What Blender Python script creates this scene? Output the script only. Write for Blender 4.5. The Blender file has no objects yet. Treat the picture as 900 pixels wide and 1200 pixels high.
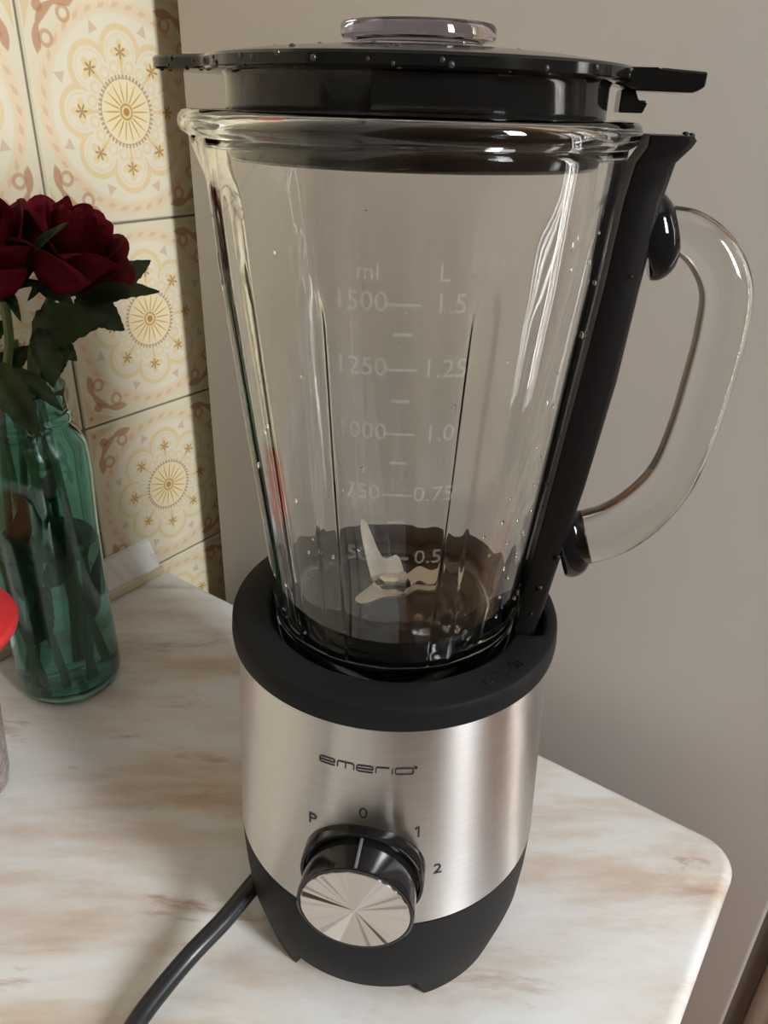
import bpy, bmesh, math, random
from mathutils import Vector, Matrix, noise
random.seed(7)
S = bpy.context.scene
COL = S.collection
PI = math.pi
R_ = math.radians

# ------------------------------------------------------------------ camera
YAW, PITCH, ROLL, FPX = R_(55.3018), R_(27.6888), R_(-1.7912), 905.44
fwd = Vector((math.sin(YAW)*math.cos(PITCH), math.cos(YAW)*math.cos(PITCH), -math.sin(PITCH)))
rgt = Vector((math.cos(YAW), -math.sin(YAW), 0))
dwn = fwd.cross(rgt)
r2 = rgt*math.cos(ROLL) + dwn*math.sin(ROLL)
d2 = dwn*math.cos(ROLL) - rgt*math.sin(ROLL)
cam_data = bpy.data.cameras.new('camera')
cam = bpy.data.objects.new('camera', cam_data)
COL.objects.link(cam)
m = Matrix.Identity(4)
for i in range(3):
    m[i][0] = r2[i]; m[i][1] = -d2[i]; m[i][2] = -fwd[i]
m[0][3], m[1][3], m[2][3] = 0.0, 0.0, 0.40
cam.matrix_world = m
cam_data.sensor_fit = 'VERTICAL'; cam_data.sensor_height = 24.0
cam_data.lens = 24.0*FPX/1200.0
cam_data.clip_start = 0.01
S.camera = cam

# ------------------------------------------------------------------ world, light, exposure
W = bpy.data.worlds.new('world'); S.world = W; W.use_nodes = True
bg = W.node_tree.nodes['Background']
bg.inputs[0].default_value = (0.80, 0.86, 0.95, 1); bg.inputs[1].default_value = 0.5
S.view_settings.view_transform = 'Standard'
S.view_settings.look = 'None'
S.view_settings.gamma = 1.0
S.view_settings.use_curve_mapping = False
S.view_settings.exposure = 0.12
S.cycles.max_bounces = 14
S.cycles.transmission_bounces = 14
S.cycles.glossy_bounces = 6
S.cycles.diffuse_bounces = 4
S.cycles.transparent_max_bounces = 16

WALL_Y = -1.40          # the window wall behind the camera
def area(name, x0, x1, z0, z1, power, col):
    l = bpy.data.lights.new(name, 'AREA'); l.shape = 'RECTANGLE'
    l.size = x1-x0; l.size_y = z1-z0; l.energy = power; l.color = col
    o = bpy.data.objects.new(name, l); COL.objects.link(o)
    o.location = ((x0+x1)/2, WALL_Y-0.14, (z0+z1)/2)
    o.rotation_euler = (R_(90), 0, 0)    # -Z of the lamp looks along +Y, into the room
    return o
area('window_daylight', -0.13, 0.13, 0.60, 1.30, 52.0, (0.96, 0.98, 1.0))
area('door_daylight', 1.14, 1.40, -0.60, 1.30, 62.0, (1.0, 0.99, 0.97))

# ------------------------------------------------------------------ node helpers
class Ex:
    """tiny expression builder over Math nodes"""
    nt = None
    def __init__(s, sock): s.s = sock
    @staticmethod
    def op(kind, *a):
        n = Ex.nt.nodes.new('ShaderNodeMath'); n.operation = kind
        for i, v in enumerate(a):
            if isinstance(v, Ex): Ex.nt.links.new(v.s, n.inputs[i])
            else: n.inputs[i].default_value = v
        return Ex(n.outputs[0])
    def __add__(s, o): return Ex.op('ADD', s, o)
    __radd__ = __add__
    def __sub__(s, o): return Ex.op('SUBTRACT', s, o)
    def __rsub__(s, o): return Ex.op('SUBTRACT', o, s)
    def __mul__(s, o): return Ex.op('MULTIPLY', s, o)
    __rmul__ = __mul__
    def __truediv__(s, o): return Ex.op('DIVIDE', s, o)
    def __lt__(s, o): return Ex.op('LESS_THAN', s, o)
    def __gt__(s, o): return Ex.op('GREATER_THAN', s, o)
    def __abs__(s): return Ex.op('ABSOLUTE', s)
    def cos(s): return Ex.op('COSINE', s)
    def sin(s): return Ex.op('SINE', s)
    def fmod(s, k): return Ex.op('FLOORED_MODULO', s, k)
def ex_sqrt(a): return Ex.op('SQRT', a)
def ex_hyp(a, b): return ex_sqrt(a*a + b*b)
def soft(a, edge, w):               # 1 where a < edge, soft over w
    n = Ex.nt.nodes.new('ShaderNodeMapRange'); n.interpolation_type = 'SMOOTHSTEP'
    n.inputs['From Min'].default_value = edge-w; n.inputs['From Max'].default_value = edge+w
    n.inputs['To Min'].default_value = 1; n.inputs['To Max'].default_value = 0
    Ex.nt.links.new(a.s, n.inputs['Value']); return Ex(n.outputs['Result'])
def mixc(fac, a, b):
    n = Ex.nt.nodes.new('ShaderNodeMix'); n.data_type = 'RGBA'
    def put(sock, v):
        if hasattr(v, 'is_output'): Ex.nt.links.new(v, sock)
        elif isinstance(v, Ex): Ex.nt.links.new(v.s, sock)
        else: sock.default_value = (*v, 1) if isinstance(v, tuple) else v
    put(n.inputs[0], fac); put(n.inputs[6], a); put(n.inputs[7], b)
    return n.outputs[2]

def mat(name, col=(0.5, 0.5, 0.5), rough=0.5, metal=0.0, **kw):
    M = bpy.data.materials.new(name); M.use_nodes = True
    b = M.node_tree.nodes['Principled BSDF']
    b.inputs['Base Color'].default_value = (*col, 1)
    b.inputs['Roughness'].default_value = rough
    b.inputs['Metallic'].default_value = metal
    for k, v in kw.items():
        b.inputs[k.replace('_', ' ')].default_value = v
    return M
def nt_of(M):
    Ex.nt = M.node_tree
    return M.node_tree, M.node_tree.nodes['Principled BSDF']
def coord(nt, out='Object'):
    n = nt.nodes.new('ShaderNodeTexCoord'); return n.outputs[out]
def mapping(nt, vec, scale=(1, 1, 1), rot=(0, 0, 0)):
    n = nt.nodes.new('ShaderNodeMapping'); nt.links.new(vec, n.inputs[0])
    n.inputs['Scale'].default_value = scale; n.inputs['Rotation'].default_value = rot
    return n.outputs[0]
def noise_t(nt, vec, scale, detail=4, rough=0.55, dist=0.0):
    n = nt.nodes.new('ShaderNodeTexNoise'); nt.links.new(vec, n.inputs['Vector'])
    n.inputs['Scale'].default_value = scale; n.inputs['Detail'].default_value = detail
    n.inputs['Roughness'].default_value = rough; n.inputs['Distortion'].default_value = dist
    return n.outputs['Fac']
def ramp(nt, fac, stops):
    n = nt.nodes.new('ShaderNodeValToRGB'); nt.links.new(fac, n.inputs[0])
    e = n.color_ramp.elements
    e[0].position, e[0].color = stops[0][0], (*stops[0][1], 1)
    e[1].position, e[1].color = stops[-1][0], (*stops[-1][1], 1)
    for p, c in stops[1:-1]:
        k = e.new(p); k.color = (*c, 1)
    return n.outputs['Color']
def bump(nt, b, h, strength, dist):
    n = nt.nodes.new('ShaderNodeBump'); nt.links.new(h, n.inputs['Height'])
    n.inputs['Strength'].default_value = strength; n.inputs['Distance'].default_value = dist
    nt.links.new(n.outputs[0], b.inputs['Normal'])

# ------------------------------------------------------------------ materials
def fine_grain(M, scale, strength, dist=0.0004):
    nt, b = nt_of(M); bump(nt, b, noise_t(nt, coord(nt), scale, 3), strength, dist); return M

M_black = fine_grain(mat('satin_black_plastic', (0.011, 0.0115, 0.0125), 0.45, Specular_IOR_Level=0.10), 900, 0.10)
M_skirt = fine_grain(mat('matt_black_plastic', (0.013, 0.013, 0.0135), 0.52, Specular_IOR_Level=0.12), 900, 0.12)
M_gloss = mat('gloss_black_plastic', (0.010, 0.010, 0.011), 0.12)
M_lid = mat('lid_black_plastic', (0.006, 0.006, 0.0056), 0.09, Specular_IOR_Level=0.30)
M_strip = mat('strip_black_plastic', (0.008, 0.007, 0.0065), 0.38, Specular_IOR_Level=0.14)
M_print = mat('black_print', (0.012, 0.012, 0.013), 0.5)
M_cord = mat('cord_rubber', (0.016, 0.017, 0.021), 0.30, Specular_IOR_Level=0.4)

M_steel = mat('brushed_steel', (0.66, 0.63, 0.60), 0.34, 1.0, Anisotropic=0.9)
nt, b = nt_of(M_steel)
b.inputs['Anisotropic Rotation'].default_value = 0.25
tn = nt.nodes.new('ShaderNodeTangent'); tn.direction_type = 'RADIAL'; tn.axis = 'Z'
nt.links.new(tn.outputs[0], b.inputs['Tangent'])
v = coord(nt)
bump(nt, b, noise_t(nt, mapping(nt, v, (25, 25, 1500)), 1.0, 3), 0.10, 0.0003)
cl = noise_t(nt, mapping(nt, v, (30, 30, 700)), 1.0, 2)
nt.links.new(mixc(Ex(cl), (0.60, 0.59, 0.58), (0.74, 0.73, 0.715)), b.inputs['Base Color'])

M_spun = mat('spun_aluminium', (0.66, 0.63, 0.605), 0.27, 1.0, Anisotropic=0.92)
nt, b = nt_of(M_spun)
b.inputs['Anisotropic Rotation'].default_value = 0.25
tn = nt.nodes.new('ShaderNodeTangent'); tn.direction_type = 'RADIAL'; tn.axis = 'Y'
nt.links.new(tn.outputs[0], b.inputs['Tangent'])
sx = nt.nodes.new('ShaderNodeSeparateXYZ'); nt.links.new(coord(nt), sx.inputs[0])
kx, kz = Ex(sx.outputs[0]), Ex(sx.outputs[2]); kr = ex_hyp(kx, kz)
cb_ = nt.nodes.new('ShaderNodeCombineXYZ')
nt.links.new((kx/(kr+1e-5)).s, cb_.inputs[0]); nt.links.new((kz/(kr+1e-5)).s, cb_.inputs[1])
gn = Ex(noise_t(nt, cb_.outputs[0], 2.3, 1, 0.4))
bump(nt, b, (gn*kr).s, 1.0, 0.30)
M_blade = mat('blade_steel', (0.72, 0.66, 0.56), 0.28, 1.0)

def glass(name, col, ior=1.5, rough=0.0, absorb=None, density=0.0):
    M = mat(name, col, rough, 0.0, IOR=ior)
    M.node_tree.nodes['Principled BSDF'].inputs['Transmission Weight'].default_value = 1.0
    if absorb:
        nt = M.node_tree
        va = nt.nodes.new('ShaderNodeVolumeAbsorption')
        va.inputs['Color'].default_value = (*absorb, 1); va.inputs['Density'].default_value = density
        out = [n for n in nt.nodes if n.type == 'OUTPUT_MATERIAL'][0]
        nt.links.new(va.outputs[0], out.inputs['Volume'])
    return M
M_glass = glass('clear_jug_glass', (1, 1, 1), 1.5, 0.0, (0.62, 0.86, 0.78), 9.0)
M_cap = glass('smoky_clear_plastic', (0.40, 0.375, 0.46), 1.49, 0.03)
M_vase = glass('teal_vase_glass', (0.42, 0.82, 0.79), 1.5, 0.0)
M_water = glass('water', (0.93, 0.98, 0.96), 1.33)
M_drop = glass('water_drop', (1, 1, 1), 1.33)

M_mark = bpy.data.materials.new('embossed_glass_mark'); M_mark.use_nodes = True
nt = M_mark.node_tree; b = nt.nodes['Principled BSDF']
b.inputs['Base Color'].default_value = (0.80, 0.80, 0.76, 1); b.inputs['Roughness'].default_value = 0.12
tr = nt.nodes.new('ShaderNodeBsdfTransparent'); mx = nt.nodes.new('ShaderNodeMixShader')
mx.inputs[0].default_value = 0.065
nt.links.new(tr.outputs[0], mx.inputs[1]); nt.links.new(b.outputs[0], mx.inputs[2])
nt.links.new(mx.outputs[0], [n for n in nt.nodes if n.type == 'OUTPUT_MATERIAL'][0].inputs[0])

M_fridge = mat('fridge_paint', (0.50, 0.465, 0.43), 0.36)
fine_grain(M_fridge, 700, 0.05)
M_gasket = mat('grey_gasket', (0.16, 0.14, 0.125), 0.6)
M_door = mat('fridge_door_paint', (0.46, 0.41, 0.37), 0.30)
M_white = mat('cream_wall_paint', (0.30, 0.25, 0.19), 0.9)
M_ceil = mat('ceiling_paint', (0.60, 0.56, 0.50), 0.95)
M_frame = mat('white_window_frame', (0.75, 0.74, 0.72), 0.4)
M_cabinet = mat('cabinet_wood', (0.30, 0.17, 0.09), 0.45)
nt, b = nt_of(M_cabinet)
nt.links.new(ramp(nt, noise_t(nt, mapping(nt, coord(nt), (30, 30, 2.5)), 1.0, 5), [(0.3, (0.20, 0.10, 0.05)), (0.7, (0.38, 0.22, 0.12))]), b.inputs['Base Color'])
M_metal = mat('cabinet_handle_metal', (0.6, 0.6, 0.6), 0.3, 1.0)
M_floor = mat('floor_wood', (0.40, 0.24, 0.14), 0.4)
nt, b = nt_of(M_floor)
nt.links.new(ramp(nt, noise_t(nt, mapping(nt, coord(nt), (2.5, 30, 1)), 1.0, 5), [(0.3, (0.55, 0.27, 0.125)), (0.7, (0.70, 0.40, 0.22))]), b.inputs['Base Color'])

# marbled laminate
M_top = mat('marbled_laminate', (0.8, 0.75, 0.7), 0.33)
nt, b = nt_of(M_top)
rv = mapping(nt, coord(nt), (1, 1, 1), (0, 0, R_(55)))
big = noise_t(nt, mapping(nt, rv, (4.5, 19, 5)), 1.0, 8, 0.64, 0.25)
c1 = ramp(nt, big, [(0.40, (0.80, 0.815, 0.82)), (0.49, (0.755, 0.74, 0.71)), (0.58, (0.66, 0.58, 0.505)), (0.70, (0.54, 0.42, 0.33))])
vein = noise_t(nt, mapping(nt, rv, (13, 48, 13)), 1.0, 8, 0.68, 0.5)
vm = ramp(nt, vein, [(0.56, (0, 0, 0)), (0.67, (1, 1, 1))])
big2 = noise_t(nt, mapping(nt, rv, (3, 8, 4)), 1.7, 3)
bm_ = ramp(nt, big2, [(0.42, (0, 0, 0)), (0.56, (1, 1, 1))])
fac = Ex(vm)*Ex(bm_)*0.75
c2 = mixc(fac, c1, (0.40, 0.23, 0.165))
spot = noise_t(nt, mapping(nt, rv, (60, 120, 60)), 1.0, 2)
sm = Ex(ramp(nt, spot, [(0.72, (0, 0, 0)), (0.80, (1, 1, 1))]))*0.5
nt.links.new(mixc(sm, c2, (0.40, 0.27, 0.20)), b.inputs['Base Color'])
bump(nt, b, noise_t(nt, coord(nt), 900, 3), 0.06, 0.0004)
M_bead = mat('beige_sealing_bead', (0.62, 0.52, 0.36), 0.5)

# decorated wall tile, drawn in polar coordinates about each tile's own centre
TP = 0.1565
M_tile = mat('decorated_tile_glaze', (0.8, 0.74, 0.6), 0.22)
nt, b = nt_of(M_tile)
sx = nt.nodes.new('ShaderNodeSeparateXYZ'); nt.links.new(coord(nt), sx.inputs[0])
u = Ex(sx.outputs[0])/(TP/2); w = Ex(sx.outputs[2])/(TP/2)
r = ex_hyp(u, w); th = Ex.op('ARCTAN2', w, u)
wob = Ex(noise_t(nt, coord(nt), 260, 2))
CREAM = (0.69, 0.63, 0.465); PALE = (0.72, 0.665, 0.52); GOLD = (0.66, 0.50, 0.22); TAN = (0.68, 0.52, 0.33)
BRN = (0.36, 0.19, 0.07); RUST = (0.42, 0.17, 0.07); PINK = (0.58, 0.40, 0.27)
q = (th + PI/8).fmod(PI/4) - PI/8
px = r*q.cos(); py = r*q.sin()
d = ex_hyp(px-0.50, py)
q2 = th.fmod(PI/4) - PI/8
sx2 = r*q2.cos(); sy2 = r*q2.sin()
col = mixc(soft(r, 0.80, 0.01), CREAM, PALE)
# rope ring
ring = soft(abs(r-0.875), 0.052+(wob-0.5)*0.02, 0.012) if False else soft(abs(r-0.875)+(wob-0.5)*0.03, 0.052, 0.012)
rope = (th*36 + r*34).sin()
rope2 = soft(abs(r-0.875), 0.022, 0.01)*soft(rope, -0.15, 0.3)
col = mixc(ring*0.80, col, (0.73, 0.58, 0.39))
col = mixc(rope2*0.55, col, PINK)
# scalloped outline and its inner line
scal = soft(abs(d-0.205), 0.026, 0.008)*(px > 0.41)
col = mixc(scal*0.85, col, (0.70, 0.56, 0.30))
inn = soft(abs(d-0.150), 0.007, 0.005)*(px > 0.45)
col = mixc(inn*0.3, col, GOLD)
# little flower in every lobe
ph = Ex.op('ARCTAN2', py, px-0.50)
pet = soft(d-(ph*4).cos()*0.030, 0.085, 0.012)
col = mixc(pet*0.85, col, (0.72, 0.58, 0.30))
pet2 = soft(d-(ph*6).cos()*0.026+(wob-0.5)*0.05, 0.040, 0.012)
col = mixc(pet2*0.8, col, BRN)
stem = soft(abs(py), 0.016, 0.006)*(px > 0.32)*(px < 0.43)
col = mixc(stem*0.7, col, GOLD)
curl = soft(abs(ex_hyp(px-0.37, abs(py)-0.085)-0.045), 0.012, 0.008)*(px < 0.46)
col = mixc(curl*0.55, col, (0.70, 0.55, 0.28))
# triangles between lobes
tri = soft(abs(sy2)-(0.80-sx2)*0.55, 0.0, 0.008)*(sx2 > 0.70)
col = mixc(tri*0.70, col, PINK)
# sun in the middle
disc = soft(r, 0.265, 0.006)
col = mixc(disc, col, (0.78, 0.67, 0.40))
bead = soft(abs(r-0.300), 0.018, 0.006)*soft((th*46).cos(), 0.3, 0.5)
col = mixc(bead*0.8, col, (0.46, 0.27, 0.10))
line = soft(abs(r-0.285), 0.006, 0.005)
col = mixc(line*0.5, col, BRN)
ray = soft(abs((th*9).sin()) - (0.285-r)*3.4, 0.0, 0.12)*(r > 0.085)*(r < 0.262)
col = mixc(ray*0.72, col, (0.44, 0.24, 0.08))
col = mixc(soft(r, 0.085, 0.008), col, (0.74, 0.60, 0.30))
col = mixc(soft(abs(r-0.065), 0.010, 0.006)*0.7, col, BRN)
col = mixc(soft(r, 0.036, 0.006)*0.9, col, (0.40, 0.19, 0.06))
# corner ornaments
cu = 1.0-abs(u); cv = 1.0-abs(w)
mn = Ex.op('MINIMUM', cu, cv); mxx = Ex.op('MAXIMUM', cu, cv)
wedge = soft(mn - (0.50-mxx)*0.42, 0.0, 0.012)*(mn > 0.045)*(mxx < 0.46)
col = mixc(wedge*0.6, col, (0.62, 0.46, 0.21))
arc = ex_hyp(cu-0.47, cv-0.47)
arcm = soft(abs(arc-0.325)-abs((th*14).sin())*0.022, 0.018, 0.008)*soft(cu+cv, 0.70, 0.02)
col = mixc(arcm*0.7, col, RUST)
bud = soft(ex_hyp(cu-0.20, cv-0.20)-(ph*3).sin()*0.012, 0.050, 0.01)
col = mixc(bud*0.7, col, RUST)
hook = soft(abs(ex_hyp(mn-0.24, mxx-0.44)-0.055), 0.017, 0.008)
col = mixc(hook*0.55, col, RUST)
col = mixc(soft(ex_hyp(cu-0.10, cv-0.10), 0.022, 0.006)*0.8, col, (0.36, 0.25, 0.09))
nt.links.new(col, b.inputs['Base Color'])
bump(nt, b, noise_t(nt, coord(nt), 60, 2), 0.10, 0.001)
M_grout = mat('dark_grout', (0.20, 0.17, 0.13), 0.9)

M_petal = mat('crimson_petal', (0.25, 0.008, 0.018), 0.7, Specular_IOR_Level=0.2)
nt, b = nt_of(M_petal)
nt.links.new(ramp(nt, noise_t(nt, coord(nt), 70, 3), [(0.3, (0.13, 0.004, 0.012)), (0.7, (0.25, 0.009, 0.025))]), b.inputs['Base Color'])
M_leaf = mat('rose_leaf', (0.05, 0.09, 0.025), 0.45)
nt, b = nt_of(M_leaf)
nt.links.new(ramp(nt, noise_t(nt, coord(nt), 55, 3), [(0.3, (0.030, 0.060, 0.016)), (0.7, (0.065, 0.110, 0.030))]), b.inputs['Base Color'])
M_stem = mat('rose_stem', (0.10, 0.15, 0.045), 0.5)
M_red = mat('red_plastic', (0.58, 0.03, 0.035), 0.4)
M_jar = mat('grey_brown_jar', (0.26, 0.215, 0.195), 0.25)
nt, b = nt_of(M_jar)
nt.links.new(ramp(nt, noise_t(nt, coord(nt), 260, 3), [(0.35, (0.20, 0.155, 0.14)), (0.65, (0.36, 0.31, 0.29))]), b.inputs['Base Color'])

# ------------------------------------------------------------------ mesh helpers
def tag(o, label=None, cat=None, group=None, kind=None):
    if label: o['label'] = label
    if cat: o['category'] = cat
    if group: o['group'] = group
    if kind: o['kind'] = kind
    return o
def empty(name, loc=(0, 0, 0), rz=0.0):
    o = bpy.data.objects.new(name, None); COL.objects.link(o)
    o.location = loc; o.rotation_euler = (0, 0, rz); o.empty_display_size = 0.02
    return o
def link(name, me, material, parent=None, smooth=True, angle=35, label=None, kind=None):
    if isinstance(me, bmesh.types.BMesh):
        bmm = me
        bmesh.ops.recalc_face_normals(bmm, faces=bmm.faces)
        me = bpy.data.meshes.new(name); bmm.to_mesh(me); bmm.free()
    if not me.materials: me.materials.append(material)
    if smooth:
        for p in me.polygons: p.use_smooth = True
        me.set_sharp_from_angle(angle=R_(angle))
    o = bpy.data.objects.new(name, me); COL.objects.link(o)
    if parent: o.parent = parent
    if label: o['label'] = label
    if kind: o['kind'] = kind
    return o
def lathe(prof, n=128, mod=None, closed=False, bmx=None):
    bmx = bmx or bmesh.new(); rings = []
    for (r_, z_) in prof:
        if r_ < 1e-7:
            rings.append([bmx.verts.new((0, 0, z_))]); continue
        ring = []
        for k in range(n):
            t = 2*PI*k/n; rr, zz = (r_, z_) if mod is None else mod(r_, z_, t)
            ring.append(bmx.verts.new((rr*math.cos(t), rr*math.sin(t), zz)))
        rings.append(ring)
    prs = list(zip(rings[:-1], rings[1:]))
    if closed: prs.append((rings[-1], rings[0]))
    for a, c in prs:
        for k in range(n):
            k2 = (k+1) % n
            if len(a) == 1 and len(c) == 1: break
            if len(a) == 1: bmx.faces.new((a[0], c[k], c[k2]))
            elif len(c) == 1: bmx.faces.new((a[k], c[0], a[k2]))
            else: bmx.faces.new((a[k], c[k], c[k2], a[k2]))
    return bmx
def catmull(pts, n):
    out = []; P = [Vector(p) for p in pts]
    P = [P[0]*2-P[1]] + P + [P[-1]*2-P[-2]]
    for i in range(1, len(P)-2):
        for k in range(n):
            t = k/n
            out.append(0.5*((2*P[i]) + (P[i+1]-P[i-1])*t + (2*P[i-1]-5*P[i]+4*P[i+1]-P[i+2])*t*t + (3*P[i]-P[i-1]-3*P[i+1]+P[i+2])*t**3))
    out.append(P[-2]); return out
def tube(pts, rad, n=12, bmx=None, flat=(1, 1), up=Vector((0, 0, 1))):
    """tube along points; rad is a number or a list; flat scales the (side, normal) axes"""
    bmx = bmx or bmesh.new(); rings = []; P = [Vector(p) for p in pts]; N = None
    for i, p in enumerate(P):
        t = (P[min(i+1, len(P)-1)]-P[max(i-1, 0)]).normalized()
        if N is None:
            N = up.cross(t)
            if N.length < 1e-4: N = Vector((1, 0, 0)).cross(t)
        N = (N - t*N.dot(t)).normalized(); B = t.cross(N)
        rr = rad[i] if isinstance(rad, (list, tuple)) else rad
        rings.append([bmx.verts.new(p + N*(math.cos(2*PI*k/n)*rr*flat[0]) + B*(math.sin(2*PI*k/n)*rr*flat[1])) for k in range(n)])
    for a, c in zip(rings[:-1], rings[1:]):
        for k in range(n): bmx.faces.new((a[k], a[(k+1) % n], c[(k+1) % n], c[k]))
    bmx.faces.new(rings[0]); bmx.faces.new(rings[-1])
    return bmx
def box(x0, x1, y0, y1, z0, z1, bev=0.0, seg=2, bmx=None):
    bmx = bmx or bmesh.new()
    vs = [bmx.verts.new((x, y, z)) for x in (x0, x1) for y in (y0, y1) for z in (z0, z1)]
    fs = [(0, 1, 3, 2), (4, 6, 7, 5), (0, 4, 5, 1), (2, 3, 7, 6), (0, 2, 6, 4), (1, 5, 7, 3)]
    faces = [bmx.faces.new([vs[i] for i in f]) for f in fs]
    if bev:
        es = list({e for f in faces for e in f.edges})
        bmesh.ops.bevel(bmx, geom=es, offset=bev, segments=seg, profile=0.5, affect='EDGES')
    return bmx
def prism(poly, y0, y1, bev=0.0, bmx=None):
    """polygon in (x, z) extruded from y0 to y1"""
    bmx = bmx or bmesh.new()
    A = [bmx.verts.new((x, y0, z)) for x, z in poly]; Bv = [bmx.verts.new((x, y1, z)) for x, z in poly]
    n = len(poly); fs = [bmx.faces.new(A), bmx.faces.new(Bv[::-1])]
    for i in range(n): fs.append(bmx.faces.new((A[i], Bv[i], Bv[(i+1) % n], A[(i+1) % n])))
    if bev:
        bmesh.ops.bevel(bmx, geom=list({e for f in fs for e in f.edges}), offset=bev, segments=2, profile=0.5, affect='EDGES')
    return bmx
def strokes(paths, width, mapf, step=0.002, thick=0.00025, bmx=None):
    """flat ribbons drawn along 2D paths, laid on a surface by mapf(x, y, h)"""
    bmx = bmx or bmesh.new()
    for path in paths:
        closed = path[0] == path[-1] and len(path) > 2
        pts = []
        for a, c in zip(path[:-1], path[1:]):
            L = math.hypot(c[0]-a[0], c[1]-a[1]); k = max(1, int(L/step))
            for i in range(k): pts.append((a[0]+(c[0]-a[0])*i/k, a[1]+(c[1]-a[1])*i/k))
        if not closed: pts.append(path[-1])
        n = len(pts); rows = []
        for i, p in enumerate(pts):
            if closed: a, c = pts[(i-1) % n], pts[(i+1) % n]
            else: a, c = pts[max(i-1, 0)], pts[min(i+1, n-1)]
            tx, ty = c[0]-a[0], c[1]-a[1]; L = math.hypot(tx, ty) or 1
            nx, ny = -ty/L*width/2, tx/L*width/2
            rows.append([bmx.verts.new(mapf(p[0]+nx*s, p[1]+ny*s, h)) for s, h in ((1, 0), (1, thick), (-1, thick), (-1, 0))])
        prs = list(zip(rows[:-1], rows[1:])) + ([(rows[-1], rows[0])] if closed else [])
        for a, c in prs:
            for k in range(4): bmx.faces.new((a[k], c[k], c[(k+1) % 4], a[(k+1) % 4]))
        if not closed:
            bmx.faces.new(rows[0]); bmx.faces.new(rows[-1])
    return bmx
def text_mesh(body, size, extrude=0.0):
    cu_ = bpy.data.curves.new('lettering', 'FONT'); cu_.body = body; cu_.size = size
    cu_.align_x = 'CENTER'; cu_.align_y = 'CENTER'; cu_.extrude = extrude; cu_.resolution_u = 3
    o = bpy.data.objects.new('lettering', cu_); COL.objects.link(o)
    dg = bpy.context.evaluated_depsgraph_get()
    me = bpy.data.meshes.new_from_object(o.evaluated_get(dg))
    bpy.data.objects.remove(o); bpy.data.curves.remove(cu_)
    return me
def sstep(a, e0, e1):
    t = min(1, max(0, (a-e0)/(e1-e0))); return t*t*(3-2*t)
def lerp_tab(z, tab):
    if z <= tab[0][0]: return tab[0][1]
    for (a, ra), (c, rc) in zip(tab[:-1], tab[1:]):
        if z <= c: return ra+(rc-ra)*(z-a)/(c-a)
    return tab[-1][1]
def adiff(a, c): return (a-c+PI) % (2*PI) - PI

# ------------------------------------------------------------------ room shell
FL, CE = -0.90, 1.60
X0, X1, YB = -1.50, 1.60, 0.542
def struct(name, bmx, M, **k):
    return tag(link(name, bmx, M, smooth=False, **k), kind='structure')
struct('floor', box(X0-.1, X1+.1, WALL_Y-.12, YB+.1, FL-.05, FL), M_floor)
struct('ceiling', box(X0-.1, X1+.1, WALL_Y-.12, YB+.1, CE, CE+.05), M_ceil)
struct('wall_left', box(X0-.1, X0, WALL_Y-.12, YB+.1, FL, CE), M_white)
struct('wall_right', box(X1, X1+.1, WALL_Y-.12, YB+.1, FL, CE), M_white)
wb = struct('wall_back', box(X0, X1, YB+.0025, YB+.1, FL, CE), M_grout)
# tiles: every one a slab with its own eased edges
tme = bpy.data.meshes.new('tile'); tb = box(-TP/2+.0009, TP/2-.0009, -.004, .004, -TP/2+.0009, TP/2-.0009, .0012, 1)
bmesh.ops.recalc_face_normals(tb, faces=tb.faces); tb.to_mesh(tme); tb.free(); tme.materials.append(M_tile)
for i in range(-7, 3):
    for j in range(-2, 6):
        o = bpy.data.objects.new('tile', tme); COL.objects.link(o); o.parent = wb
        o.location = (0.3452+TP*(i+.5)+random.uniform(-.0003, .0003), YB+.004+random.uniform(-.0003, .0003), TP*(j+.5)-.0005)
# window wall: piers round the openings
wf = bmesh.new()
yo, yi = WALL_Y-.10, WALL_Y
WX0, WX1, WZ0, WZ1 = -0.165, 0.165, 0.565, 1.335
DX0, DX1, DZ1 = 1.10, 1.44, 1.33
box(X0, WX0, yo, yi, FL, CE, bmx=wf); box(WX1, DX0, yo, yi, FL, CE, bmx=wf); box(DX1, X1, yo, yi, FL, CE, bmx=wf)
box(WX0, WX1, yo, yi, FL, WZ0, bmx=wf); box(WX0, WX1, yo, yi, WZ1, CE, bmx=wf); box(DX0, DX1, yo, yi, DZ1, CE, bmx=wf)
struct('wall_front', wf, M_white)
def pane_mat():
    M = bpy.data.materials.new('window_pane'); M.use_nodes = True; nt = M.node_tree
    tr = nt.nodes.new('ShaderNodeBsdfTransparent'); gl = nt.nodes.new('ShaderNodeBsdfGlossy'); gl.inputs['Roughness'].default_value = 0.02
    mx = nt.nodes.new('ShaderNodeMixShader'); mx.inputs[0].default_value = 0.06
    nt.links.new(tr.outputs[0], mx.inputs[1]); nt.links.new(gl.outputs[0], mx.inputs[2])
    nt.links.new(mx.outputs[0], [n for n in nt.nodes if n.type == 'OUTPUT_MATERIAL'][0].inputs[0])
    return M
M_pane = pane_mat()
wn = bmesh.new(); fy0, fy1 = yo+.02, yo+.06
for a, c, e, g in ((WX0, WX0+.035, WZ0, WZ1), (WX1-.035, WX1, WZ0, WZ1), (WX0, WX1, WZ0, WZ0+.035), (WX0, WX1, WZ1-.035, WZ1),
                   (WX0, WX1, 1.10, 1.125)):
    box(a, c, fy0, fy1, e, g, bmx=wn)
w1 = struct('window_1', wn, M_frame)
link('pane', box(WX0+.01, WX1-.01, yo+.036, yo+.042, WZ0+.01, WZ1-.01), M_pane, w1, smooth=False)
dn = bmesh.new()
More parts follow.
